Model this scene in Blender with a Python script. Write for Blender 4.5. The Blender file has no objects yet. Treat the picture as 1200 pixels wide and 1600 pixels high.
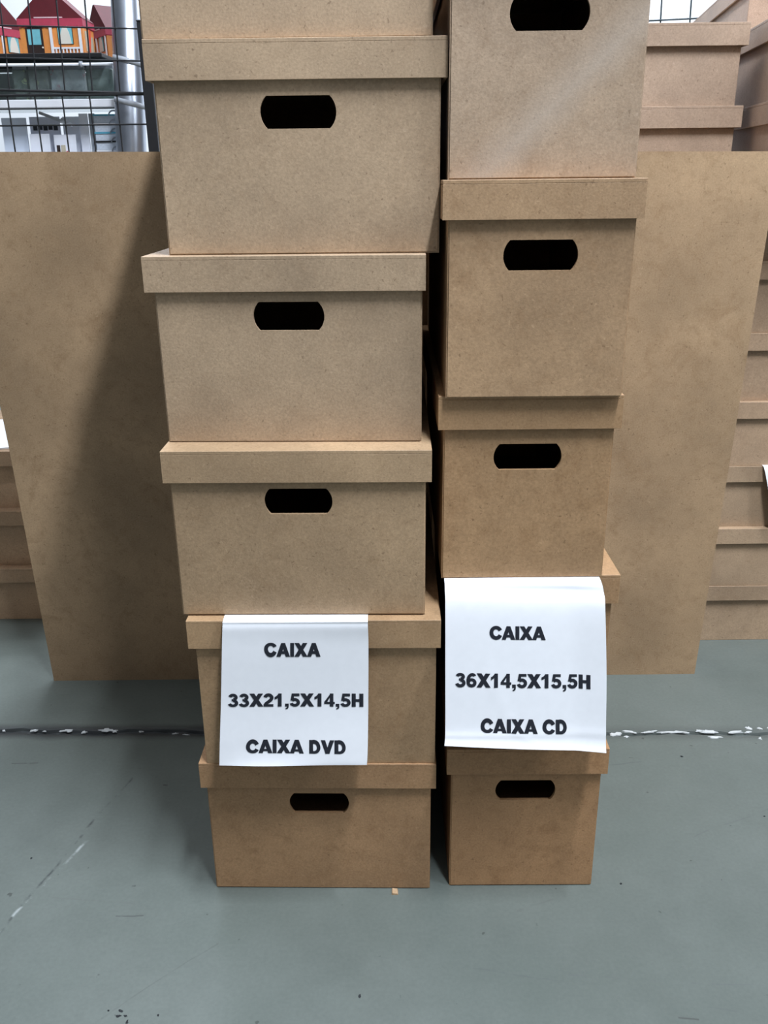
import bpy, bmesh, math, random
from mathutils import Vector, Matrix
random.seed(7)
S = bpy.context.scene
C = S.collection

# ------------------------------------------------------------------ camera
cd = bpy.data.cameras.new('camera'); cam = bpy.data.objects.new('camera', cd); C.objects.link(cam)
R_, U_, F_ = Vector((.99994142, -.00383447, -.0101224)), Vector((.01082433, .35422505, .93509756)), Vector((0, .93515235, -.3542458))
m3 = Matrix((R_, U_, -F_)).transposed()
cam.matrix_world = Matrix.Translation((0, 0, .67191)) @ m3.to_4x4()
cd.sensor_fit = 'VERTICAL'; cd.sensor_height = 24.0; cd.sensor_width = 18.0
cd.lens = 1394.95293 / 1600 * 24.0
cd.clip_start = .02; cd.clip_end = 60
S.camera = cam

# ------------------------------------------------------------------ world, lights, exposure
w = bpy.data.worlds.new('store_ambient'); S.world = w; w.use_nodes = True
w.node_tree.nodes['Background'].inputs[0].default_value = (.86, .94, 1.06, 1)
w.node_tree.nodes['Background'].inputs[1].default_value = .23

def area(name, loc, target, sx, sy, power, col=(.88, .95, 1.06)):
    l = bpy.data.lights.new(name, 'AREA'); l.shape = 'RECTANGLE'; l.size = sx; l.size_y = sy; l.energy = power; l.color = col
    o = bpy.data.objects.new(name, l); C.objects.link(o); o.location = loc
    o.rotation_euler = (Vector(target) - Vector(loc)).to_track_quat('-Z', 'Y').to_euler()
    return o
o_ = area('ceiling_tube_front', (.40, .12, 2.4), (.40, .12, 0), .09, .85, 77); o_.rotation_euler = (.08, 0, 0)   # tube running front to back
area('ceiling_tube_right', (2.0, -.1, 2.6), (.6, 1.0, .3), .3, 2.4, 46)
area('front_fill', (-.2, -2.4, 2.9), (0, .8, .5), 3.4, .25, 5)  # unseen soft fill added behind the camera to brighten vertical faces
area('ceiling_tube_back', (-.55, 1.95, 2.7), (-.3, 1.9, 0), 2.0, .3, 34)
area('wall_fill', (.6, 2.9, 2.6), (.6, 3.6, .9), 3.0, .2, 110)  # hidden light added above the view to burn the back wall out to white

S.view_settings.view_transform = 'Standard'; S.view_settings.look = 'None'
S.view_settings.gamma = 1; S.view_settings.use_curve_mapping = False
S.view_settings.exposure = -0.10

# ------------------------------------------------------------------ materials
class N:
    def __init__(s, name, rough=.6, spec=.5):
        s.m = bpy.data.materials.new(name); s.m.use_nodes = True
        s.t = s.m.node_tree; s.b = s.t.nodes['Principled BSDF']
        s.b.inputs['Roughness'].default_value = rough
        s.b.inputs['Specular IOR Level'].default_value = spec
    def n(s, typ, **kw):
        q = s.t.nodes.new(typ)
        for k, v in kw.items():
            if k in q.inputs: q.inputs[k].default_value = v
            else: setattr(q, k, v)
        return q
    def l(s, a, b): s.t.links.new(a, b)
    def math(s, op, a, b=None, clamp=False):
        q = s.t.nodes.new('ShaderNodeMath'); q.operation = op; q.use_clamp = clamp
        for i, v in enumerate((a, b)):
            if v is None: continue
            if isinstance(v, (int, float)): q.inputs[i].default_value = v
            else: s.l(v, q.inputs[i])
        return q.outputs[0]
    def ramp(s, fac, stops):
        q = s.t.nodes.new('ShaderNodeValToRGB'); e = q.color_ramp.elements
        while len(e) < len(stops): e.new(.5)
        for i, (p, c) in enumerate(stops):
            e[i].position = p; e[i].color = (*c, 1) if len(c) == 3 else c
        s.l(fac, q.inputs[0]); return q.outputs[0]
    def mix(s, fac, a, b, mode='MIX'):
        q = s.t.nodes.new('ShaderNodeMix'); q.data_type = 'RGBA'; q.blend_type = mode
        if isinstance(fac, (int, float)): q.inputs[0].default_value = fac
        else: s.l(fac, q.inputs[0])
        for i, v in ((6, a), (7, b)):
            if isinstance(v, tuple): q.inputs[i].default_value = (*v, 1)
            else: s.l(v, q.inputs[i])
        return q.outputs[2]
    def noise(s, vec, scale, detail=4, rough=.55, dist=0):
        q = s.n('ShaderNodeTexNoise', Scale=scale, Detail=detail, Roughness=rough, Distortion=dist)
        s.l(vec, q.inputs['Vector']); return q.outputs[0]

def plain(name, col, rough=.6, metal=0, grain=0, spec=.5, gscale=120):
    k = N(name, rough, spec)
    k.b.inputs['Metallic'].default_value = metal
    tc = k.n('ShaderNodeTexCoord').outputs['Object']
    f = k.noise(tc, gscale)
    k.l(k.mix(k.ramp(f, [(.3, (0, 0, 0)), (.7, (1, 1, 1))]), tuple(c * (1 - grain) for c in col), tuple(min(1, c * (1 + grain)) for c in col)), k.b.inputs['Base Color'])
    return k.m

def mdf(name, col, seed, stain=.35, rough=.55, painted_sheen=None):
    k = N(name, rough, .35)
    tc = k.n('ShaderNodeTexCoord').outputs['Object']
    mp = k.n('ShaderNodeMapping'); k.l(tc, mp.inputs[0])
    rr = random.Random(seed); mp.inputs['Location'].default_value = [rr.uniform(-20, 20) for _ in range(3)]
    v = mp.outputs[0]
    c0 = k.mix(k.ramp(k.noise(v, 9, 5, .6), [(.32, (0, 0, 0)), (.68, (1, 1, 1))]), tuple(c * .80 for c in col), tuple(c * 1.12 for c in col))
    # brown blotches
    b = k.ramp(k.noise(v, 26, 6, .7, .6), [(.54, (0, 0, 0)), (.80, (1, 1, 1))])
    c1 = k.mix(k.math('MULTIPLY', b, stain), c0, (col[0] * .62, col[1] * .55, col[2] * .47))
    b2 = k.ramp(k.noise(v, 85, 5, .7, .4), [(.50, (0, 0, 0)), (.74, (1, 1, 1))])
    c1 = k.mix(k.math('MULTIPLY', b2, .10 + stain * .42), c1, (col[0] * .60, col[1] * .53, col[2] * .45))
    # fine fibre grain and dark flecks
    g = k.ramp(k.noise(v, 520, 3, .6), [(.25, (0, 0, 0)), (.75, (1, 1, 1))])
    c2 = k.mix(.5, c1, k.mix(g, (.66, .65, .63), (1.30, 1.30, 1.30)), 'MULTIPLY')
    fl = k.ramp(k.noise(v, 330, 2, .5, .4), [(.665, (0, 0, 0)), (.74, (1, 1, 1))])
    c3 = k.mix(k.math('MULTIPLY', fl, .55), c2, (col[0] * .42, col[1] * .38, col[2] * .34))
    lf = k.ramp(k.noise(v, 260, 2, .5, .8), [(.69, (0, 0, 0)), (.75, (1, 1, 1))])
    c4 = k.mix(k.math('MULTIPLY', lf, .35), c3, (min(1, col[0] * 1.35), min(1, col[1] * 1.4), min(1, col[2] * 1.5)))
    if painted_sheen:      # tube reflection painted as a pale streak across the face along a line x0,z0 - x1,z1
        x0, z0, x1, z1, hw = painted_sheen
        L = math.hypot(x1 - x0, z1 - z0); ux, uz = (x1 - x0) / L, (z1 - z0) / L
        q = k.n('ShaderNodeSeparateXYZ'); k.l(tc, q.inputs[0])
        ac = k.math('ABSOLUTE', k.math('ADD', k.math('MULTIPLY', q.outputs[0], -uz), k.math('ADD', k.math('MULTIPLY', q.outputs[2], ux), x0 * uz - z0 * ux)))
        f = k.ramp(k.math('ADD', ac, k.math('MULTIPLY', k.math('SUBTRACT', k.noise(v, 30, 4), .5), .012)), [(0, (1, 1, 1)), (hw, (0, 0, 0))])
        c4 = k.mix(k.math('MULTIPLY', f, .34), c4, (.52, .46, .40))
    k.l(c4, k.b.inputs['Base Color'])
    bp = k.n('ShaderNodeBump', Strength=.18, Distance=.0006); k.l(k.noise(v, 700, 2), bp.inputs['Height']); k.l(bp.outputs[0], k.b.inputs['Normal'])
    return k.m

def floor_mat():
    k = N('painted_concrete', .42, .5)
    pos = k.n('ShaderNodeNewGeometry').outputs['Position']
    sx = k.n('ShaderNodeSeparateXYZ'); k.l(pos, sx.inputs[0]); X, Y = sx.outputs[0], sx.outputs[1]
    base = k.mix(k.ramp(k.noise(pos, 3.2, 6, .6), [(.3, (0, 0, 0)), (.7, (1, 1, 1))]), (.116, .139, .123), (.160, .183, .166))
    base = k.mix(k.math('MULTIPLY', k.ramp(k.noise(pos, 11, 6, .7), [(.45, (0, 0, 0)), (.8, (1, 1, 1))]), .35), base, (.085, .10, .09))
    fine = k.ramp(k.noise(pos, 260, 3), [(.3, (0, 0, 0)), (.7, (1, 1, 1))])
    base = k.mix(.35, base, k.mix(fine, (.82, .82, .82), (1.14, 1.14, 1.14)), 'MULTIPLY')
    sp = k.ramp(k.noise(pos, 75, 2, .5), [(.735, (0, 0, 0)), (.76, (1, 1, 1))])
    base = k.mix(k.math('MULTIPLY', sp, .7), base, (.05, .055, .05))
    # dirt rubbed in along the joint
    d = k.math('ABSOLUTE', k.math('SUBTRACT', k.math('ADD', Y, k.math('MULTIPLY', X, .0223)), .9735))
    dn = k.math('ADD', d, k.math('MULTIPLY', k.math('SUBTRACT', k.noise(pos, 22, 4), .5), .012))
    joint = k.ramp(dn, [(.006, (1, 1, 1)), (.019, (0, 0, 0))])
    left = k.ramp(X, [(0.0, (1, 1, 1)), (.3, (.35, .35, .35))])
    base = k.mix(k.math('MULTIPLY', k.math('MULTIPLY', joint, .85), left), base, (.035, .036, .04))
    # scuffs and scratches: (x0,y0,x1,y1,half width,colour,strength,noise scale,threshold)
    sc = [(-.300, .905, -.375, .640, .0022, (.055, .06, .06), 1.0, 45, .46), (-.318, .80, -.372, .655, .0024, (.45, .49, .48), .8, 36, .50),
          (-.246, .560, -.160, .640, .0011, (.09, .10, .09), .6, 25, .42), (-.460, .919, -.428, .919, .0012, (.05, .05, .05), .9, 60, .35),
          (.03, .620, .30, .560, .0015, (.10, .11, .11), .5, 20, .46), (-.265, .674, -.238, .675, .0012, (.06, .06, .06), .8, 60, .4),
          (.33, .775, .43, .82, .0014, (.11, .12, .12), .6, 30, .48), (.245, .556, .262, .554, .0012, (.06, .06, .06), .8, 50, .4),
          (.16, .60, .33, .585, .0012, (.12, .13, .13), .6, 22, .45), (-.34, .70, -.25, .69, .0016, (.12, .13, .12), .5, 20, .45),
          (.12, .672, .17, .69, .002, (.11, .12, .11), .5, 40, .45), (.27, .90, .31, .905, .0013, (.09, .1, .1), .7, 40, .4)]
    for x0, y0, x1, y1, hw, col, st, ns, th in sc:
        L = math.hypot(x1 - x0, y1 - y0); ux, uy = (x1 - x0) / L, (y1 - y0) / L
        al = k.math('ADD', k.math('MULTIPLY', X, ux), k.math('ADD', k.math('MULTIPLY', Y, uy), -(x0 * ux + y0 * uy)))
        ac = k.math('ADD', k.math('MULTIPLY', X, -uy), k.math('ADD', k.math('MULTIPLY', Y, ux), x0 * uy - y0 * ux))
        ac = k.math('ABSOLUTE', k.math('ADD', ac, k.math('MULTIPLY', k.math('SUBTRACT', k.noise(pos, 9, 3), .5), .014)))
        a = k.math('SUBTRACT', 1.0, k.math('DIVIDE', ac, hw), True)
        b = k.math('LESS_THAN', k.math('ABSOLUTE', k.math('SUBTRACT', al, L / 2)), L / 2)
        nz = k.ramp(k.noise(pos, ns, 4, .6), [(th, (0, 0, 0)), (th + .12, (1, 1, 1))])
        base = k.mix(k.math('MULTIPLY', k.math('MULTIPLY', k.math('MULTIPLY', a, b), nz), st), base, col)
    k.l(base, k.b.inputs['Base Color'])
    k.l(k.math('ADD', k.math('MULTIPLY', k.noise(pos, 14, 5), .25), .30), k.b.inputs['Roughness'])
    bp = k.n('ShaderNodeBump', Strength=.12, Distance=.001); k.l(k.noise(pos, 160, 3), bp.inputs['Height']); k.l(bp.outputs[0], k.b.inputs['Normal'])
    return k.m

M_white = plain('white_paper', (.84, .85, .87), .65, grain=.015)
M_ink = plain('black_ink', (.012, .014, .022), .5)
M_black = plain('black_paint', (.005, .0055, .007), .6, grain=.2)
M_chrome = plain('galvanised_steel', (.40, .43, .48), .33, 1, grain=.08, gscale=30)
M_grey = plain('grey_plastic', (.38, .41, .45), .4, grain=.08)
M_wall = plain('white_wall_paint', (.82, .84, .86), .8, grain=.02, gscale=8)
M_chip = plain('flaked_white_paint', (.60, .62, .61), .7, grain=.1)
M_dirt = plain('dark_grit', (.02, .022, .025), .8, grain=.3)
M_red = plain('dark_red_card', (.115, .007, .013), .65, grain=.1)
M_pink = plain('crimson_card', (.50, .055, .10), .5, grain=.08)
M_orange = plain('orange_card', (.80, .30, .075), .5, grain=.06)
M_brown = plain('dark_brown_print', (.028, .015, .012), .5)
M_teal = plain('teal_print', (.20, .55, .62), .4, grain=.08)
M_cream = plain('cream_print', (.80, .76, .66), .5)
M_beige = plain('beige_print', (.52, .46, .34), .5, grain=.1)
M_ored = plain('orange_red_print', (.75, .08, .03), .5)
M_blue = plain('teal_blue_cover', (.10, .42, .58), .35)
M_panel = plain('pale_blue_grey_panel', (.70, .76, .86), .45, grain=.06, gscale=6)
M_pages = plain('page_block', (.62, .68, .76), .7, grain=.1, gscale=300)

def glass(name, tint):
    k = N(name, .08); k.b.inputs['Base Color'].default_value = (*tint, 1)
    k.b.inputs['Transmission Weight'].default_value = .98; k.b.inputs['IOR'].default_value = 1.12
    return k.m
M_acrylic = glass('clear_acrylic', (.88, .95, .93))

def floral(name, base, a, b, seed):
    k = N(name, .35); tc = k.n('ShaderNodeTexCoord').outputs['Object']
    mp = k.n('ShaderNodeMapping'); k.l(tc, mp.inputs[0]); mp.inputs['Location'].default_value = (seed, seed * 2.1, seed * .7); v = mp.outputs[0]
    c = k.mix(k.ramp(k.noise(v, 45, 3), [(.48, (0, 0, 0)), (.62, (1, 1, 1))]), base, a)
    c = k.mix(k.ramp(k.noise(v, 60, 2, .5, 1), [(.60, (0, 0, 0)), (.68, (1, 1, 1))]), c, b)
    k.l(c, k.b.inputs['Base Color']); return k.m

# ------------------------------------------------------------------ mesh helpers
def bx(bm, x0, x1, y0, y1, z0, z1, bev=0):
    r = bmesh.ops.create_cube(bm, size=1)
    for v in r['verts']:
        v.co = Vector(((x0 + x1) / 2 + v.co.x * (x1 - x0), (y0 + y1) / 2 + v.co.y * (y1 - y0), (z0 + z1) / 2 + v.co.z * (z1 - z0)))
    if bev:
        bmesh.ops.bevel(bm, geom=list({e for v in r['verts'] for e in v.link_edges}), offset=bev, segments=1, affect='EDGES')

def cyl(bm, p0, p1, r, seg=10, r2=None):
    p0, p1 = Vector(p0), Vector(p1); d = p1 - p0
    q = bmesh.ops.create_cone(bm, cap_ends=True, segments=seg, radius1=r, radius2=r if r2 is None else r2, depth=d.length)
    M = Matrix.Translation((p0 + p1) / 2) @ d.to_track_quat('Z', 'Y').to_matrix().to_4x4()
    bmesh.ops.transform(bm, matrix=M, verts=q['verts'])

def prism(bm, pts, y0, y1):            # outline in x,z pushed from y0 to y1
    a = [bm.verts.new((x, y0, z)) for x, z in pts]; b = [bm.verts.new((x, y1, z)) for x, z in pts]
    bm.faces.new(a); bm.faces.new(b[::-1])
    for i in range(len(pts)):
        j = (i + 1) % len(pts); bm.faces.new((a[j], a[i], b[i], b[j]))

def arc(bm, c, R, r, a0, a1, n=12, seg=6):   # ring section in the x,z plane
    pts = [Vector((c[0] + R * math.cos(a0 + (a1 - a0) * i / n), c[1], c[2] + R * math.sin(a0 + (a1 - a0) * i / n))) for i in range(n + 1)]
    for p, q in zip(pts, pts[1:]): cyl(bm, p, q, r, seg)

def obj(name, bm, mat, parent=None, smooth=False, loc=None):
    bmesh.ops.recalc_face_normals(bm, faces=bm.faces[:])
    me = bpy.data.meshes.new(name); bm.to_mesh(me); bm.free()
    if smooth:
        for p in me.polygons: p.use_smooth = True
    me.materials.append(mat)
    o = bpy.data.objects.new(name, me); C.objects.link(o)
    if parent: o.parent = parent
    if loc: o.location = loc
    return o

def box(name, mat, parent, x0, x1, y0, y1, z0, z1, bev=0):
    bm = bmesh.new(); bx(bm, x0, x1, y0, y1, z0, z1, bev); return obj(name, bm, mat, parent)

def tag(o, label, cat, group=None):
    o['label'] = label; o['category'] = cat
    if group: o['group'] = group
    return o

def thing(name, label, cat, loc=(0, 0, 0), rz=0, group=None):
    o = bpy.data.objects.new(name, None); C.objects.link(o); o.empty_display_size = .05
    o.location = loc; o.rotation_euler = (0, 0, rz); return tag(o, label, cat, group)

def struct(o): o['kind'] = 'structure'; return o

# ------------------------------------------------------------------ setting: floor with an open joint, back wall
def build_floor():
    bm = bmesh.new(); xs = [-3.0, -2, -1.2] + [-.8 + .0125 * i for i in range(129)] + [1.2, 2, 3.0]
    rows = []
    for x in xs:
        c = .9735 - .0223 * x; j = lambda s: random.uniform(-s, s); c += .0016 * math.sin(x * 37) + .001 * math.sin(x * 91 + 1)
        wd = .0052 if x < 0 else .0036
        a, b = c - wd + j(.0016), c + wd + j(.0016)
        prof = [(-1.6, 0), (a - .004, 0), (a, -.0006), (a + .0012, -.0045 + j(.001)), (b - .0012, -.0045 + j(.001)), (b, -.0006), (b + .004, 0), (4.2, 0)]
        rows.append([bm.verts.new((x, y, z)) for y, z in prof])
    for p, q in zip(rows, rows[1:]):
        for i in range(7): bm.faces.new((p[i], q[i], q[i + 1], p[i + 1]))
    f = struct(obj('floor', bm, floor_mat()))
    def chip(x, y, sx, sy, mat, name, h=.0007):
        bm = bmesh.new(); n = 13; rot = random.uniform(-.25, .25)
        top, bot = [], []
        for i in range(n):
            a = 2 * math.pi * i / n; k = random.uniform(.35, 1.2)
            px, py = math.cos(a) * sx * k, math.sin(a) * sy * k
            px, py = px * math.cos(rot) - py * math.sin(rot), px * math.sin(rot) + py * math.cos(rot)
            top.append(bm.verts.new((px * .85, py * .85, h * random.uniform(.6, 1.2)))); bot.append(bm.verts.new((px, py, -.0005)))
        bm.faces.new(top)
        for i in range(n): bm.faces.new((bot[i], bot[(i + 1) % n], top[(i + 1) % n], top[i]))
        obj(name, bm, mat, f, loc=(x, y, 0))
    for x, y, sx, sy in [(-.497, .986, .003, .002), (-.457, .986, .0065, .0022), (-.443, .984, .003, .0018), (-.414, .985, .010, .003), (-.391, .981, .004, .003),
                         (-.363, .985, .011, .004), (-.352, .983, .005, .003), (-.318, .981, .004, .0014), (-.258, .973, .006, .001), (-.272, .976, .004, .0012),
                         (.293, .964, .011, .0045), (.312, .969, .009, .0028), (.336, .968, .014, .0026), (.362, .967, .016, .0028), (.378, .967, .010, .0022),
                         (.412, .968, .013, .004), (.400, .969, .006, .0036), (.416, .955, .010, .0026), (.447, .966, .013, .0026), (.462, .965, .007, .0024),
                         (.466, .974, .005, .004), (.480, .973, .004, .0036), (.472, .951, .003, .0035), (.492, .973, .004, .003), (.305, .958, .004, .002)]:
        chip(x, y, sx, sy, M_chip, 'paint_chip')
    for x, y, sx, sy in [(-.231, .5675, .0035, .0012), (-.232, .5625, .0028, .0012), (-.226, .5625, .002, .001), (-.223, .557, .0014, .0026), (-.198, .563, .001, .0011), (-.242, .568, .001, .0008),
                         (-.026, .5795, .0018, .0028), (.235, .708, .0015, .0014), (.362, .916, .002, .002), (-.376, .753, .0012, .0012), (.419, .806, .0012, .001)]:
        chip(x, y, sx, sy, M_dirt, 'dirt_speck', .0008)
    return f
build_floor()
struct(box('wall_back', M_wall, None, -3, 3, 3.6, 3.7, 0, 3.0))

# ------------------------------------------------------------------ lidded MDF boxes
T = .003
def front_panel_bm(w, z1, hole_top, depth0=0.0, hw=.0288, hh=.0230):
    """panel w wide, z from 0 to z1, with a hand hole: flat top and bottom, bowed ends"""
    bm = bmesh.new(); x = w / 2
    o = [bm.verts.new(v) for v in ((-x, depth0, 0), (x, depth0, 0), (x, depth0, z1), (-x, depth0, z1))]
    zt, zb = hole_top, hole_top - hh; zc = (zt + zb) / 2; sg = .0050; h = hh / 2
    Rr = (h * h + sg * sg) / (2 * sg); cx = hw - Rr; am = math.asin(h / Rr) * .995
    pts = [(cx + Rr * math.cos(a), zc + Rr * math.sin(a)) for a in [-am + 2 * am * i / 10 for i in range(11)]]
    pts += [(-px, pz) for px, pz in reversed(pts)]
    i_ = [bm.verts.new((px, depth0, pz)) for px, pz in pts]
    es = [bm.edges.new((o[k], o[(k + 1) % 4])) for k in range(4)] + [bm.edges.new((i_[k], i_[(k + 1) % len(i_)])) for k in range(len(i_))]
    bmesh.ops.triangle_fill(bm, use_beauty=True, edges=es)
    r = bmesh.ops.extrude_face_region(bm, geom=bm.faces[:])
    for v in [g for g in r['geom'] if isinstance(g, bmesh.types.BMVert)]: v.co.y += T
    ed = [e for e in bm.edges if all(abs(abs(v.co.x) - x) < 1e-6 and v.co.y < depth0 + 1e-6 for v in e.verts)]
    bmesh.ops.bevel(bm, geom=ed, offset=.0012, segments=3, affect='EDGES')
    return bm

def lidded_box(label, group, x, y, z, rz, w, d, H, lh, ov, mat, hole=None, skew=0, ovb=None, lidmat=None):
    t = thing('storage_box', label, 'box', (x, y, z), rz, group)
    lm = lidmat or mat; zt = H - T; g = .0002
    sx = w / 2
    if hole is not None:
        obj('front_panel', front_panel_bm(w, zt - g, H - lh - hole), mat, t)
    else:
        box('front_panel', mat, t, -sx, sx, 0, T, 0, zt - g, .0004)
    box('back_panel', mat, t, -sx, sx, d - T, d, 0, zt - g, .0003)
    box('side_panel', mat, t, -sx, -sx + T, T + g, d - T - g, 0, zt - g, .0003)
    box('side_panel', mat, t, sx - T, sx, T + g, d - T - g, 0, zt - g, .0003)
    box('base_panel', mat, t, -sx + T + g, sx - T - g, T + g, d - T - g, .0005, .0005 + T)
    lx, ly0, ly1 = sx + ov, -ov, d + ov
    lid = box('lid', lm, t, -lx + skew, lx + skew, ly0, ly1, zt, H, .00035)
    box('lid_front_rim', lm, lid, -lx + skew, lx + skew, ly0, ly0 + T, H - lh, zt, .00012)
    box('lid_back_rim', lm, lid, -lx + skew, lx + skew, ly1 - T, ly1, H - lh, zt - g, .0004)
    box('lid_side_rim', lm, lid, -lx + skew, -lx + T + skew, ly0 + T + g, ly1 - T - g, H - lh, zt - g, .0004)
    box('lid_side_rim', lm, lid, lx - T + skew, lx + skew, ly0 + T + g, ly1 - T - g, H - lh, zt - g, .0004)
    return t

HD, HC, PD, PC = .1530, .16657, .02764, .02847
tanD, tanC = (.455, .325, .205), (.450, .305, .178)
GL, GR = 'wide boxes of the left front stack', 'narrow boxes of the right front stack'
for k, x, y, rz, hole, col, st, lab in [
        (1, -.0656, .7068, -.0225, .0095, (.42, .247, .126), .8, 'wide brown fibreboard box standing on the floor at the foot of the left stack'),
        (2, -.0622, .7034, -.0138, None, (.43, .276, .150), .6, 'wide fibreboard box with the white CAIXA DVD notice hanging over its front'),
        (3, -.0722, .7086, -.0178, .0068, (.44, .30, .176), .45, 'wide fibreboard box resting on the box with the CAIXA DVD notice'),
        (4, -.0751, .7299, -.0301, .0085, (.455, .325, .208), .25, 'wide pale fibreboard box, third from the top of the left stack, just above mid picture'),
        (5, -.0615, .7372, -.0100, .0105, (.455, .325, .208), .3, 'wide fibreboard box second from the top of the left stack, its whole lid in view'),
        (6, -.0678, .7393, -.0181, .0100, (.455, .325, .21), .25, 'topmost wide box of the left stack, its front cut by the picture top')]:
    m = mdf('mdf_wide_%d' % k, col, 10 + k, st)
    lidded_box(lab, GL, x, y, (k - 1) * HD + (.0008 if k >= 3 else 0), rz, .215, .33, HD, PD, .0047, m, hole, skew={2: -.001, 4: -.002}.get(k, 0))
for k, x, y, rz, hole, col, st, lab in [
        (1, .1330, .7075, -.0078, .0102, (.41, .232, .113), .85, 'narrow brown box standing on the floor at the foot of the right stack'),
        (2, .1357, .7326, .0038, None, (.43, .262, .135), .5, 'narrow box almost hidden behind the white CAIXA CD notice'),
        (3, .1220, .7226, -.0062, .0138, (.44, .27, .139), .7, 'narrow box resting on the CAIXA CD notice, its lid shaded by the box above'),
        (4, .1226, .7112, -.0088, .0150, (.44, .283, .158), .75, 'narrow box second from the top of the right stack, its whole lid in view'),
        (5, .1228, .7242, -.0120, .0150, (.45, .326, .222), .6, 'topmost narrow box of the right stack with its hand hole at the picture top')]:
    m = mdf('mdf_narrow_%d' % k, col, 30 + k, st, painted_sheen=(.0714, .112, -.035, .012, .020) if k == 5 else None)
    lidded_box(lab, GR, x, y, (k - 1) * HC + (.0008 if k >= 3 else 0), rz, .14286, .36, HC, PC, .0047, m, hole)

# fibreboard sheet behind the stacks
bm = bmesh.new(); prism(bm, [(-.4735, 0), (.4405, 0), (.452, .35), (.4615, .6915), (-.4985, .7005), (-.483, .35)], 1.108, 1.114)
tag(obj('fibreboard_sheet', bm, mdf('mdf_sheet', (.405, .274, .158), 77, .75)), 'large bare fibreboard sheet standing upright on the floor behind both stacks', 'board')

# boxes further back, right and left of the sheet
PH, PL = .0935, .0235
GB = 'flat boxes stacked beyond the fibreboard sheet at right'
seq = ['lowest flat box of the right rear pile, standing on the floor', 'second flat box up in the right rear pile, under the one with paper',
       'flat box with a white paper hanging over it in the right rear pile', 'fourth flat box up in the right rear pile, just above the paper',
       'fifth flat box up in the right rear pile beside the sheet', 'sixth flat box up in the right rear pile, lid at the right picture edge',
       'seventh flat box up in the right rear pile, mostly behind the sheet']
for k in range(7):
    m = mdf('mdf_flat_%d' % k, (.43 + .01 * (k > 2), .30, .19), 50 + k, .35)
    lidded_box(seq[k], GB, .58 + .003 * math.sin(k * 2.1), 1.2035 + .002 * math.cos(k * 3), k * PH, 0, .62, .42, PH, PL, .006, m)
GT = 'boxes topping the right rear pile'
for k, lab in ((7, 'smaller box facing forward right above the sheet, second from the top there'), (8, 'smaller box facing forward with its pale lid top against the bright mesh')):
    m = mdf('mdf_small_%d' % k, (.42, .30, .212), 60 + k, .2)
    lidded_box(lab, GT, .348 - (.003 if k == 8 else 0), 1.241, k * PH, -.012, .21, .30, PH, PL + .002, .0065, m)
for k, lab in ((7, 'long box turned sideways at the right edge, just above the sheet'), (8, 'long box turned sideways at the right edge, upper of the two there')):
    m = mdf('mdf_long_%d' % k, (.46, .335, .25), 70 + k, .2)
    a = -.135
    hx, hy = .4715, 1.24      # a point on the left face
    w_, ov_ = .24, .0065
    ux, uy = math.cos(a), math.sin(a); y0 = -.115
    # left face u=-w/2-ov, passes through (hx,hy) at v=0
    cx, cy = hx + (w_ / 2 + ov_) * ux, hy + (w_ / 2 + ov_) * uy
    fx, fy = cx + y0 * -math.sin(a), cy + y0 * math.cos(a)
    lidded_box(lab, GT, fx, fy, k * PH, a, w_, .62, PH, PL + .002, ov_, m)
a = -.155
m = mdf('mdf_long_9', (.47, .33, .24), 79, .15)
ux, uy = math.cos(a), math.sin(a); hx, hy = .553, 1.64
fx, fy = hx + .112 * ux - .19 * -math.sin(a), hy + .112 * uy - .19 * math.cos(a)
lidded_box('box lying furthest back on the right pile, its lid slanting out at the top corner', GT, fx, fy, 9 * PH, a, .21, .47, PH, PL + .002, .0065, m)

GLB = 'flat boxes piled beyond the fibreboard sheet at left'
for k, lab in enumerate(['lowest flat box of the left rear pile, standing on the floor', 'middle flat box of the left rear pile', 'top flat box of the left rear pile with paper lying on it']):
    m = mdf('mdf_rear_left_%d' % k, (.43, .29, .18), 90 + k, .35)
    lidded_box(lab, GLB, -.76, 1.300 + .007 * k, k * .0945, 0, .50, .235, .0945, PL, .012, m)

# ------------------------------------------------------------------ paper notices
def cr(p, t):
    n = len(p); i = min(int(t), n - 2); f = t - i
    a, b, c, d = (Vector(p[max(0, min(n - 1, i + k))]) for k in (-1, 0, 1, 2))
    return .5 * ((2 * b) + (c - a) * f + (2 * a - 5 * b + 4 * c - d) * f * f + (3 * b - a - 3 * c + d) * f ** 3)

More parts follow.
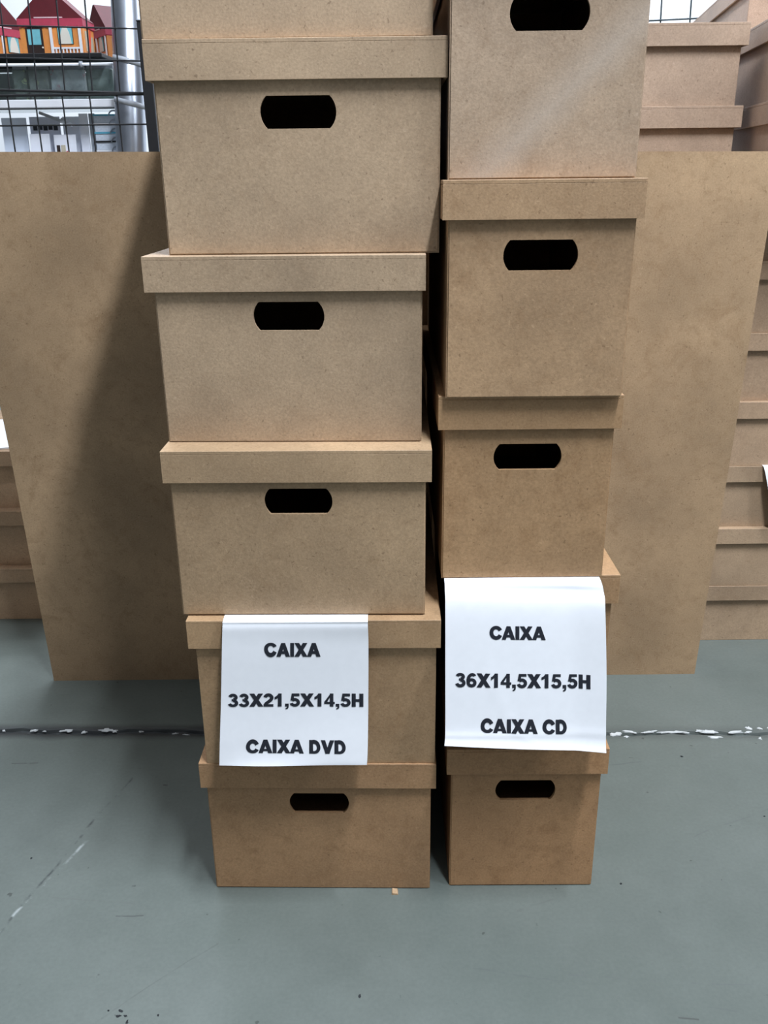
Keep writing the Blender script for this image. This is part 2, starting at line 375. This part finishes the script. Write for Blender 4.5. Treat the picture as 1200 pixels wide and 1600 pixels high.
# heavy sans letters drawn stroke by stroke on a unit cap height
def _arc(cx, cy, rx, ry, a0, a1, n=14):
    return [(cx + rx * math.cos(math.radians(a0 + (a1 - a0) * i / n)), cy + ry * math.sin(math.radians(a0 + (a1 - a0) * i / n))) for i in range(n + 1)]
def glyph(c):
    if c == 'I': return .36, [[(.045, 0), (.315, 0), (.315, 1), (.045, 1)]], []
    if c == 'H': return .86, [[(.05, 0), (.315, 0), (.315, 1), (.05, 1)], [(.545, 0), (.81, 0), (.81, 1), (.545, 1)], [(.30, .40), (.56, .40), (.56, .61), (.30, .61)]], []
    if c == 'A': return .90, [[(-.02, 0), (.27, 0), (.59, 1), (.315, 1)], [(.63, 0), (.92, 0), (.585, 1), (.31, 1)], [(.24, .17), (.66, .17), (.60, .355), (.30, .355)]], []
    if c == 'V': return .86, [[(.295, 0), (.57, 0), (.27, 1), (-.02, 1)], [(.29, 0), (.565, 0), (.88, 1), (.59, 1)]], []
    if c == 'X': return .88, [[(-.02, 0), (.30, 0), (.88, 1), (.565, 1)], [(.585, 0), (.90, 0), (.31, 1), (-.01, 1)]], []
    if c == ',': return .36, [[(.06, 0), (.30, 0), (.30, .235), (.06, .235)], [(.18, 0), (.30, 0), (.29, -.10), (.23, -.185), (.12, -.235), (.08, -.15), (.155, -.105), (.185, -.04)]], []
    if c == '1': return .68, [[(.25, 0), (.51, 0), (.51, 1), (.30, 1), (.27, .90)], [(.305, 1), (.24, .89), (.15, .80), (.05, .75), (.05, .56), (.17, .605), (.28, .68)]], []
    if c == '4': return .72, [[(.385, 0), (.62, 0), (.62, 1), (.385, 1)], [(.02, .21), (.71, .21), (.71, .39), (.02, .39)], [(.02, .38), (.21, .38), (.47, .86), (.44, 1)]], []
    if c == 'D': return .86, [[(.05, 0), (.315, 0), (.315, 1), (.05, 1)]], [([(.28, .89), (.40, .89)] + _arc(.40, .5, .285, .385, 90, -90) + [(.28, .115)], .245)]
    if c == 'C': return .88, [], [(_arc(.465, .5, .325, .39, 26, 334, 22), .265)]
    if c == '3': return .72, [], [(_arc(.34, .735, .20, .165, 168, -80), .215), (_arc(.34, .295, .235, .205, 86, -168), .225), ([(.25, .53), (.36, .53)], .17)]
    if c == '5': return .72, [[(.15, .80), (.65, .80), (.65, 1), (.155, 1)], [(.15, 1), (.32, .95), (.275, .50), (.06, .47)]], [(_arc(.345, .33, .235, .235, 140, -166), .225)]
    if c == '6': return .72, [], [(_arc(.365, .315, .22, .215, 0, 360, 20), .22), (_arc(.43, .47, .29, .43, 205, 92, 12) + _arc(.40, .74, .18, .16, 88, 18, 6), .22)]
    if c == '2': return .72, [[(.04, 0), (.68, 0), (.68, .20), (.04, .20)]], [(_arc(.36, .70, .215, .20, 172, -20) + [(.50, .52), (.36, .39), (.22, .27), (.14, .10)], .235)]
    return .36, [], []

def letters(txt):
    bm = bmesh.new(); x = 0
    for c in txt:
        wd, polys, strokes = glyph(c)
        for p in polys:
            vs = [bm.verts.new((x + a, b, 0)) for a, b in p]; bm.faces.new(vs)
        for pl, tk in strokes:
            ring = pl[0] == pl[-1] or (Vector(pl[0]) - Vector(pl[-1])).length < 1e-4
            ls, rs = [], []
            for i, q in enumerate(pl):
                a_, b_ = Vector(pl[max(0, i - 1)]), Vector(pl[min(len(pl) - 1, i + 1)])
                if ring and i in (0, len(pl) - 1): a_, b_ = Vector(pl[-2]), Vector(pl[1])
                d = (b_ - a_).normalized(); nr = Vector((-d.y, d.x)) * tk / 2
                ls.append(bm.verts.new((x + q[0] + nr.x, q[1] + nr.y, 0))); rs.append(bm.verts.new((x + q[0] - nr.x, q[1] - nr.y, 0)))
            for i in range(len(pl) - 1): bm.faces.new((ls[i], ls[i + 1], rs[i + 1], rs[i]))
        x += wd - .012
    bmesh.ops.triangulate(bm, faces=bm.faces[:])
    return bm, x + .012

def notice(label, rows, lines, ripple):
    L, Q = [r[0] for r in rows], [r[1] for r in rows]
    def P(u, v): return cr(L, v).lerp(cr(Q, v), u) + Vector((0, ripple(u, v), 0))
    bm = bmesh.new(); nu, nv = 26, 84; vm = len(rows) - 1
    gr = [[bm.verts.new(P(i / nu, vm * j / nv)) for i in range(nu + 1)] for j in range(nv + 1)]
    for j in range(nv):
        for i in range(nu): bm.faces.new((gr[j][i], gr[j][i + 1], gr[j + 1][i + 1], gr[j + 1][i]))
    o = obj('paper_notice', bm, M_white, None, True)
    tag(o, label, 'notice')
    for txt, q in lines:
        b2, x1 = letters(txt); x0, y0, y1 = 0, 0, 1
        for v in b2.verts:
            p, t = (v.co.x - x0) / (x1 - x0), (v.co.y - y0) / (y1 - y0)
            bu = (q[0][0] * (1 - p) + q[1][0] * p) * (1 - t) + (q[3][0] * (1 - p) + q[2][0] * p) * t
            bv = (q[0][1] * (1 - p) + q[1][1] * p) * (1 - t) + (q[3][1] * (1 - p) + q[2][1] * p) * t
            v.co = P(bu, bv) + Vector((0, -.00032, .00003))
        obj('lettering', b2, M_ink, o)
    return o

rows_dvd =  [((-0.1425, 0.745, 0.3064), (-0.0152, 0.745, 0.3064)), ((-0.1425, 0.7025, 0.3064), (-0.0152, 0.7005, 0.3064)), ((-0.1425, 0.6965, 0.3032), (-0.0152, 0.695, 0.3032)), ((-0.144, 0.694, 0.284), (-0.015, 0.694, 0.282)), ((-0.148, 0.688, 0.229), (-0.016, 0.688, 0.227)), ((-0.151, 0.68, 0.187), (-0.017, 0.68, 0.187)), ((-0.152, 0.676, 0.171), (-0.018, 0.676, 0.171))]
rows_cd =  [((0.053, 0.765, 0.334), (0.191, 0.765, 0.334)), ((0.053, 0.722, 0.334), (0.191, 0.719, 0.334)), ((0.053, 0.712, 0.328), (0.193, 0.712, 0.324)), ((0.053, 0.704, 0.314), (0.193, 0.704, 0.313)), ((0.053, 0.692, 0.257), (0.196, 0.692, 0.252)), ((0.053, 0.681, 0.204), (0.197, 0.681, 0.198)), ((0.052, 0.675, 0.191), (0.197, 0.675, 0.184))]
notice('white paper notice reading CAIXA 33X21,5X14,5H CAIXA DVD on the left stack', rows_dvd, [
    ('CAIXA', [(0.2876, 3.2107), (0.6715, 3.2071), (0.6713, 2.8951), (0.2865, 2.899)]) ,
    ('33X21,5X14,5H', [(0.047, 4.0512), (0.9723, 4.0463), (0.9717, 3.8038), (0.0452, 3.8112)]) ,
    ('CAIXA DVD', [(0.1773, 5.1723), (0.8581, 5.2207), (0.8558, 4.7788), (0.1746, 4.7567)]) ,], lambda u, v: (.0012 * math.sin(u * 5 + v * 1.3) * max(0, v - 3) / 3 - .0010 * max(0, v - 5) * math.sin(u * 7)) if v > 2 else 0)
notice('white paper notice reading CAIXA 36X14,5X15,5H CAIXA CD on the right stack', rows_cd, [
    ('CAIXA', [(0.2747, 3.5145), (0.625, 3.5162), (0.6262, 3.3264), (0.2753, 3.3195)]) ,
    ('36X14,5X15,5H', [(0.0604, 4.2299), (0.9069, 4.204), (0.9068, 3.9858), (0.0605, 4.008)]) ,
    ('CAIXA CD', [(0.2189, 5.035), (0.764, 5.0106), (0.763, 4.7083), (0.2183, 4.7225)]) ,], lambda u, v: (-.0016 * math.sin(u * 3.1) * max(0, v - 2) / 4 - .0035 * max(0, u - .82) / .18 * max(0, min(1, v - 1)) - .0006 * math.exp(-((u - .20 - .09 * (v - 3.4) - .04 * (v - 3.4) ** 2) / .018) ** 2) * max(0, min(1, (v - 3.5) * 2)) * max(0, min(1, (5.6 - v) * 3)) - .0005 * math.exp(-((v - 5.2 + .25 * u) / .10) ** 2)) if v > 1 else 0)


# paper sheets on the rear piles
bm = bmesh.new(); prof = [(1.2015, .2806), (1.1995, .2805), (1.1955, .2795), (1.1925, .272), (1.190, .255), (1.187, .225), (1.184, .19)]
gv = [[bm.verts.new((x + (.2806 - z) * .26, y, z + .0010)) for y, z in prof] for x in (.5350, .58, .63, .68)]
for p, q in zip(gv, gv[1:]):
    for i in range(len(prof) - 1): bm.faces.new((p[i], q[i], q[i + 1], p[i + 1]))
tag(obj('paper_notice', bm, M_white, None, True), 'sliver of white paper hanging at the right picture edge over a rear box', 'notice')
bm = bmesh.new(); bx(bm, -.73, -.562, 1.318, 1.50, .2837, .2862)
bmesh.ops.rotate(bm, cent=(-.56, 1.32, .284), matrix=Matrix.Rotation(.22, 3, 'Z'), verts=bm.verts)
tag(obj('paper_pad', bm, M_white), 'thin white paper pad lying on top of the left rear pile', 'paper')

# splinter of board at the foot of the left stack
bm = bmesh.new(); prism(bm, [(.0035, 0), (.0100, 0), (.0092, .0016), (.0042, .0022)], .6965, .7035)
tag(obj('wood_chip', bm, mdf('mdf_chip', (.47, .32, .19), 99, .2)), 'tiny wood chip on the floor under the front edge of the left stack', 'chip')

# ------------------------------------------------------------------ wire mesh, posts and display behind
def mesh_panel(label, x0, x1, z0, z1, vx, hz, Y, tilt, wr=.0013, fr=.0022, mat=M_black):
    t = thing('wire_mesh_panel', label, 'mesh panel', (x0, Y, z0))
    t.rotation_euler = (0, tilt, 0)
    W, Hh = x1 - x0, z1 - z0
    for z in (0, Hh):
        bm = bmesh.new(); cyl(bm, (0, 0, z), (W, 0, z), fr, 8); obj('frame_rod', bm, mat, t)
    for x in (0, W):
        bm = bmesh.new(); cyl(bm, (x, 0, 0), (x, 0, Hh), fr, 8); obj('frame_rod', bm, mat, t)
    bm = bmesh.new(); cyl(bm, (0, 0, 0), (0, 0, Hh), wr, 6); src = obj('wire', bm, mat, t); src.location = (vx[0] - x0, .0016, 0)
    for x in vx[1:]:
        o = src.copy(); C.objects.link(o); o.location = (x - x0, .0016, 0)
    bm = bmesh.new(); cyl(bm, (0, 0, 0), (W, 0, 0), wr, 6); src = obj('wire', bm, mat, t); src.location = (0, -.0012, hz[0] - z0)
    for z in hz[1:]:
        o = src.copy(); C.objects.link(o); o.location = (0, -.0012, z - z0)
    return t
mesh_panel('upper black wire mesh panel in front of the toy houses', -.895, -.390, .8175, 1.24, [-.619 + .046 * i for i in range(-5, 5)], [.866 + .0475 * i for i in range(8)], 1.65, .031)
mesh_panel('lower black wire mesh panel, its top rod just below the upper panel', -.895, -.390, .04, .801, [-.625 + .046 * i for i in range(-5, 5)], [.7545 - .046 * i for i in range(15)], 1.65, 0)
mesh_panel('grey wire mesh panel against the bright wall at upper right', .30, .90, .04, 1.30, [.582 + .0575 * i for i in range(-4, 6)], [.938 - .057 * i for i in range(-6, 16)], 1.97, -.034, .0017, .0024, plain('dark_grey_wire', (.05, .07, .08), .4))

t = thing('steel_upright', 'square black steel post at the end of the wire mesh panels', 'post', (-.379, 1.622, 0))
box('tube', M_black, t, -.0085, .0085, -.0085, .0085, .004, .903, .001); box('foot_plate', M_black, t, -.03, .03, -.03, .03, 0, .004); box('cap', M_black, t, -.009, .009, -.009, .009, .903, .906, .001)

t = thing('steel_pole', 'thick shiny galvanised pole behind the wire mesh', 'pole', (-.4995, 1.73, 0))
bm = bmesh.new(); cyl(bm, (0, 0, .006), (.098, 0, 1.31), .0262, 32); obj('tube', bm, M_chrome, t, True)
bm = bmesh.new(); cyl(bm, (0, 0, 0), (0, 0, .006), .06, 24); obj('foot_plate', bm, M_chrome, t)
for z in (.793, .859):
    bm = bmesh.new(); x = .098 * z / 1.31; cyl(bm, (x - .001, 0, z - .004), (x + .001, 0, z + .004), .0275, 32); obj('collar', bm, M_grey, t, True)

SX0, SX1 = -1.05, -.478
t = thing('display_shelf', 'shop display shelf with black top board and white rails behind the mesh', 'shelf', (0, 0, 0))
box('top_board', M_black, t, SX0, -.487, 1.752, 1.99, .869, .876, .001)
box('back_panel', plain('grey_green_panel', (.34, .40, .40), .5, grain=.1, gscale=20), t, SX0, SX1, 1.992, 2.0, .7986, .868)
bm = bmesh.new(); cyl(bm, (SX0, 1.750, .8575), (-.468, 1.750, .8575), .0025, 10); obj('glossy_tube', bm, plain('white_gloss', (.85, .88, .92), .15), t, True)
bm = bmesh.new(); cyl(bm, (-.527, 1.750, .8575), (-.522, 1.750, .8575), .005, 12); obj('tube_clip', bm, M_grey, t, True)
box('middle_board', plain('glass_green', (.42, .52, .50), .1, grain=.05), t, SX0, SX1, 1.76, 1.99, .795, .7985)
box('price_rail', plain('white_rail', (.88, .90, .94), .2), t, SX0, -.470, 1.752, 1.757, .7885, .802, .001)
box('rail_edge', M_black, t, SX0, -.472, 1.751, 1.757, .786, .7880)
for x in (SX0 + .01, SX1 + .04): box('leg', M_grey, t, x - .008, x + .008, 1.97, 1.99, 0, .868)
box('lower_board', M_panel, t, SX0, SX1, 1.76, 1.99, .700, .705)
box('acrylic_front', M_acrylic, t, SX0, -.474, 1.762, 1.764, .803, .853)

# packets standing behind the acrylic front
for i, (x0, x1, lab, mm) in enumerate([(-.664, -.640, 'grey green packet at the left behind the acrylic shelf front', floral('packet_green', (.20, .24, .23), (.10, .13, .12), (.30, .36, .22), 3)),
                                       (-.636, -.600, 'dark grey packet with a green edge behind the acrylic shelf front', floral('packet_dark', (.16, .18, .18), (.24, .27, .26), (.28, .34, .16), 5)),
                                       (-.596, -.535, 'pale packet with red flowers behind the acrylic shelf front', floral('packet_floral', (.42, .46, .50), (.28, .31, .33), (.40, .07, .09), 9)),
                                       (-.530, -.482, 'plain slate green packet nearest the pole behind the acrylic front', floral('packet_slate', (.17, .21, .20), (.22, .26, .25), (.12, .15, .15), 12))]):
    t = thing('gift_packet', lab, 'packet', ((x0 + x1) / 2, 1.80, .7990), 0, 'packets on the middle shelf')
    h = .062; hw = (x1 - x0) / 2
    box('bag', mm, t, -hw, hw, -.008, .008, 0, h - .006, .002); box('seal_strip', M_grey, t, -hw, hw, -.002, .002, h - .006, h)

# cards on the lower shelf
def card(label, x0, x1, h, y, mat, lean=-.12, dark=None):
    t = thing('greeting_card', label, 'card', ((x0 + x1) / 2, y, .7055), 0, 'cards on the lower shelf'); t.rotation_euler = (lean, 0, 0)
    hw = (x1 - x0) / 2
    box('sheet', mat, t, -hw, hw, 0, .003, 0, h)
    if dark: dark(t, hw, h)
M_lil = plain('lilac_grey_card', (.66, .67, .76), .5, grain=.1, gscale=50)
M_pw = plain('white_gloss_card', (.86, .88, .95), .3, grain=.05, gscale=30)
def blocks(t, hw, h):
    for i in range(5): box('black_square', M_ink, t, -hw + .006 + i * .0095, -hw + .0135 + i * .0095, -.0008, 0, .0485 + (i % 2) * .001, .057)
card('lilac grey card with a row of black squares on the lower shelf', -.652, -.596, .072, 1.81, M_lil, -.05, blocks)
card('pale card at the far left of the lower shelf', -.700, -.655, .070, 1.80, M_panel, -.05)
card('white card with faint scribbles in front of the lilac card', -.646, -.610, .042, 1.785, M_pw, -.1)
def picture(t, hw, h):
    box('dark_print', M_brown, t, -hw + .004, -hw + .010, -.0008, 0, .004, .022); box('beige_print', M_beige, t, -hw + .012, -hw + .020, -.0008, 0, .004, .022); box('rose_print', M_pink, t, -hw + .021, -hw + .024, -.0008, 0, .004, .012)
card('pale card with a small brown and beige picture on the lower shelf', -.602, -.562, .040, 1.785, M_pw, -.1, picture)
card('white card behind the leaning grey strip on the lower shelf', -.592, -.556, .072, 1.815, M_pw, -.05)
card('tall pale blue folder beside the spiral notebooks', -.556, -.540, .076, 1.80, M_pw, -.03)
card('grey folder between the pale blue folder and the spiral notebooks', -.538, -.527, .076, 1.80, M_grey, -.03)
t = thing('hanging_strip', 'slanting grey strip lying across the cards on the lower shelf', 'strip', (-.618, 1.775, .7845))
t.rotation_euler = (0, .36, 0); box('bar', M_grey, t, 0, .062, 0, .003, -.005, 0); box('clip', M_grey, t, .040, .047, -.002, .004, -.006, .003)

# spiral notebooks lying one on another
z = .7055
for i, (cm, lab) in enumerate([(M_white, 'white spiral notebook at the bottom of the small pile by the pole'), (M_black, 'black spiral notebook in the pile by the pole'), (M_blue, 'lower teal spiral notebook, on the black one in the pile'),
                               (M_white, 'white spiral notebook between the two teal ones'), (M_blue, 'top teal spiral notebook of the pile by the pole')]):
    th = [.013, .0155, .0150, .0150, .0150][i]
    t = thing('spiral_notebook', lab, 'notebook', (-.5, 1.80, z), 0, 'spiral notebooks on the lower shelf')
    box('pages', M_pages, t, -.022, .024, -.02, .10, 0, th - .003); box('cover', cm, t, -.024, .026, -.022, .102, th - .003, th - .0004)
    bm = bmesh.new(); arc(bm, (.016, -.023, th - .004), .0095, .0013, .15, 3.0); obj('wire_ring', bm, M_chrome, t)
    z += th

# toy paper houses on the black board
def toy_house(label, x, y, rz, s=1.0):
    t = thing('toy_house', label, 'toy house', (x, y, .8762), rz, 'paper toy houses'); t.scale = (s, s, s)
    W, D, Hh = .0585, .034, .048
    wl = box('walls', M_orange, t, -W, W, -D, D, 0, Hh)
    bm = bmesh.new(); prism(bm, [(-W - .003, Hh + .011), (W + .003, Hh + .011), (.004, Hh + .062), (-.004, Hh + .062)], -D - .001, D + .001); obj('roof', bm, M_red, t)
    pts = [(-W - .002, Hh + .011)]; n = 12
    low = []
    for i in range(n):
        for q in range(5):
            a = math.pi * q / 4; low.append((-W - .002 + (2 * W + .004) * (i + .5 - .5 * math.cos(a)) / n, Hh - .001 - .0022 * math.sin(a)))
    bm = bmesh.new(); prism(bm, pts + low + [(W + .002, Hh + .011)], -D - .003, D + .003); obj('scalloped_awning', bm, M_pink, t)
    box('roof_strip', plain('pale_pink_card', (.75, .52, .55), .5), t, -.028, .024, -D - .0036, -D - .001, Hh + .0115, Hh + .0135)
    d = box('door', M_brown, t, -.0475, -.0165, -D - .0012, -D, 0, .0455); box('door_pane', M_teal, d, -.044, -.0205, -D - .0018, -D - .0012, .016, .0415)
    bm = bmesh.new(); bmesh.ops.create_uvsphere(bm, u_segments=10, v_segments=6, radius=.0018); bmesh.ops.translate(bm, verts=bm.verts, vec=(-.0185, -D - .002, .011)); obj('door_knob', bm, M_cream, d, True)
    wn = box('window', M_brown, t, .0115, .0395, -D - .0012, -D, .0165, .0495); box('window_pane', M_teal, wn, .0125, .0385, -D - .0018, -D - .0012, .0170, .0490)
    bm = bmesh.new()
    prism(bm, [(.015, .017), (.036, .017), (.035, .026), (.033, .036), (.030, .043), (.0255, .047), (.021, .043), (.018, .036), (.0155, .026)], -D - .0024, -D - .0018); obj('white_curtain', bm, M_cream, wn)
    for x_ in (-.003, .0505): box('white_post', M_white, t, x_, x_ + .005, -D - .0035, -D - .0012, 0, .045)
    ra = box('railing', M_white, t, .002, .0505, -D - .0035, -D - .0015, .0085, .0115)
    for i in range(7): box('baluster', M_white, ra, .005 + i * .0065, .0075 + i * .0065, -D - .0032, -D - .0018, 0, .0085)
    for sx in (-1, 1):
        a, b = sorted((sx * W, sx * (W + .0008)))
        wd = box('side_window', M_beige, t, a, b, -.024, -.004, .006, .040); box('side_window', M_beige, t, a, b, .006, .024, .006, .034)
        bm = bmesh.new(); prism(bm, [(-.012, 0), (-.005, 0), (.006, .03), (.010, .044), (.003, .044), (-.002, .03)], 0, .0014)
        bmesh.ops.rotate(bm, cent=(0, 0, 0), matrix=Matrix.Rotation(math.pi / 2, 3, 'Z'), verts=bm.verts); bmesh.ops.translate(bm, verts=bm.verts, vec=(sx * W + (.0016 if sx > 0 else 0), .002, 0)); obj('red_ribbon', bm, M_ored, t)
    return t
toy_house('orange toy house facing front with door and railing, under a dark red roof', -.577, 1.805, 0, .95)
toy_house('orange toy house half out of the picture at the top left corner', -.725, 1.875, 1.05, .92)
toy_house('orange toy house turned away between the front one and the pole', -.506, 1.905, -.95, .86)
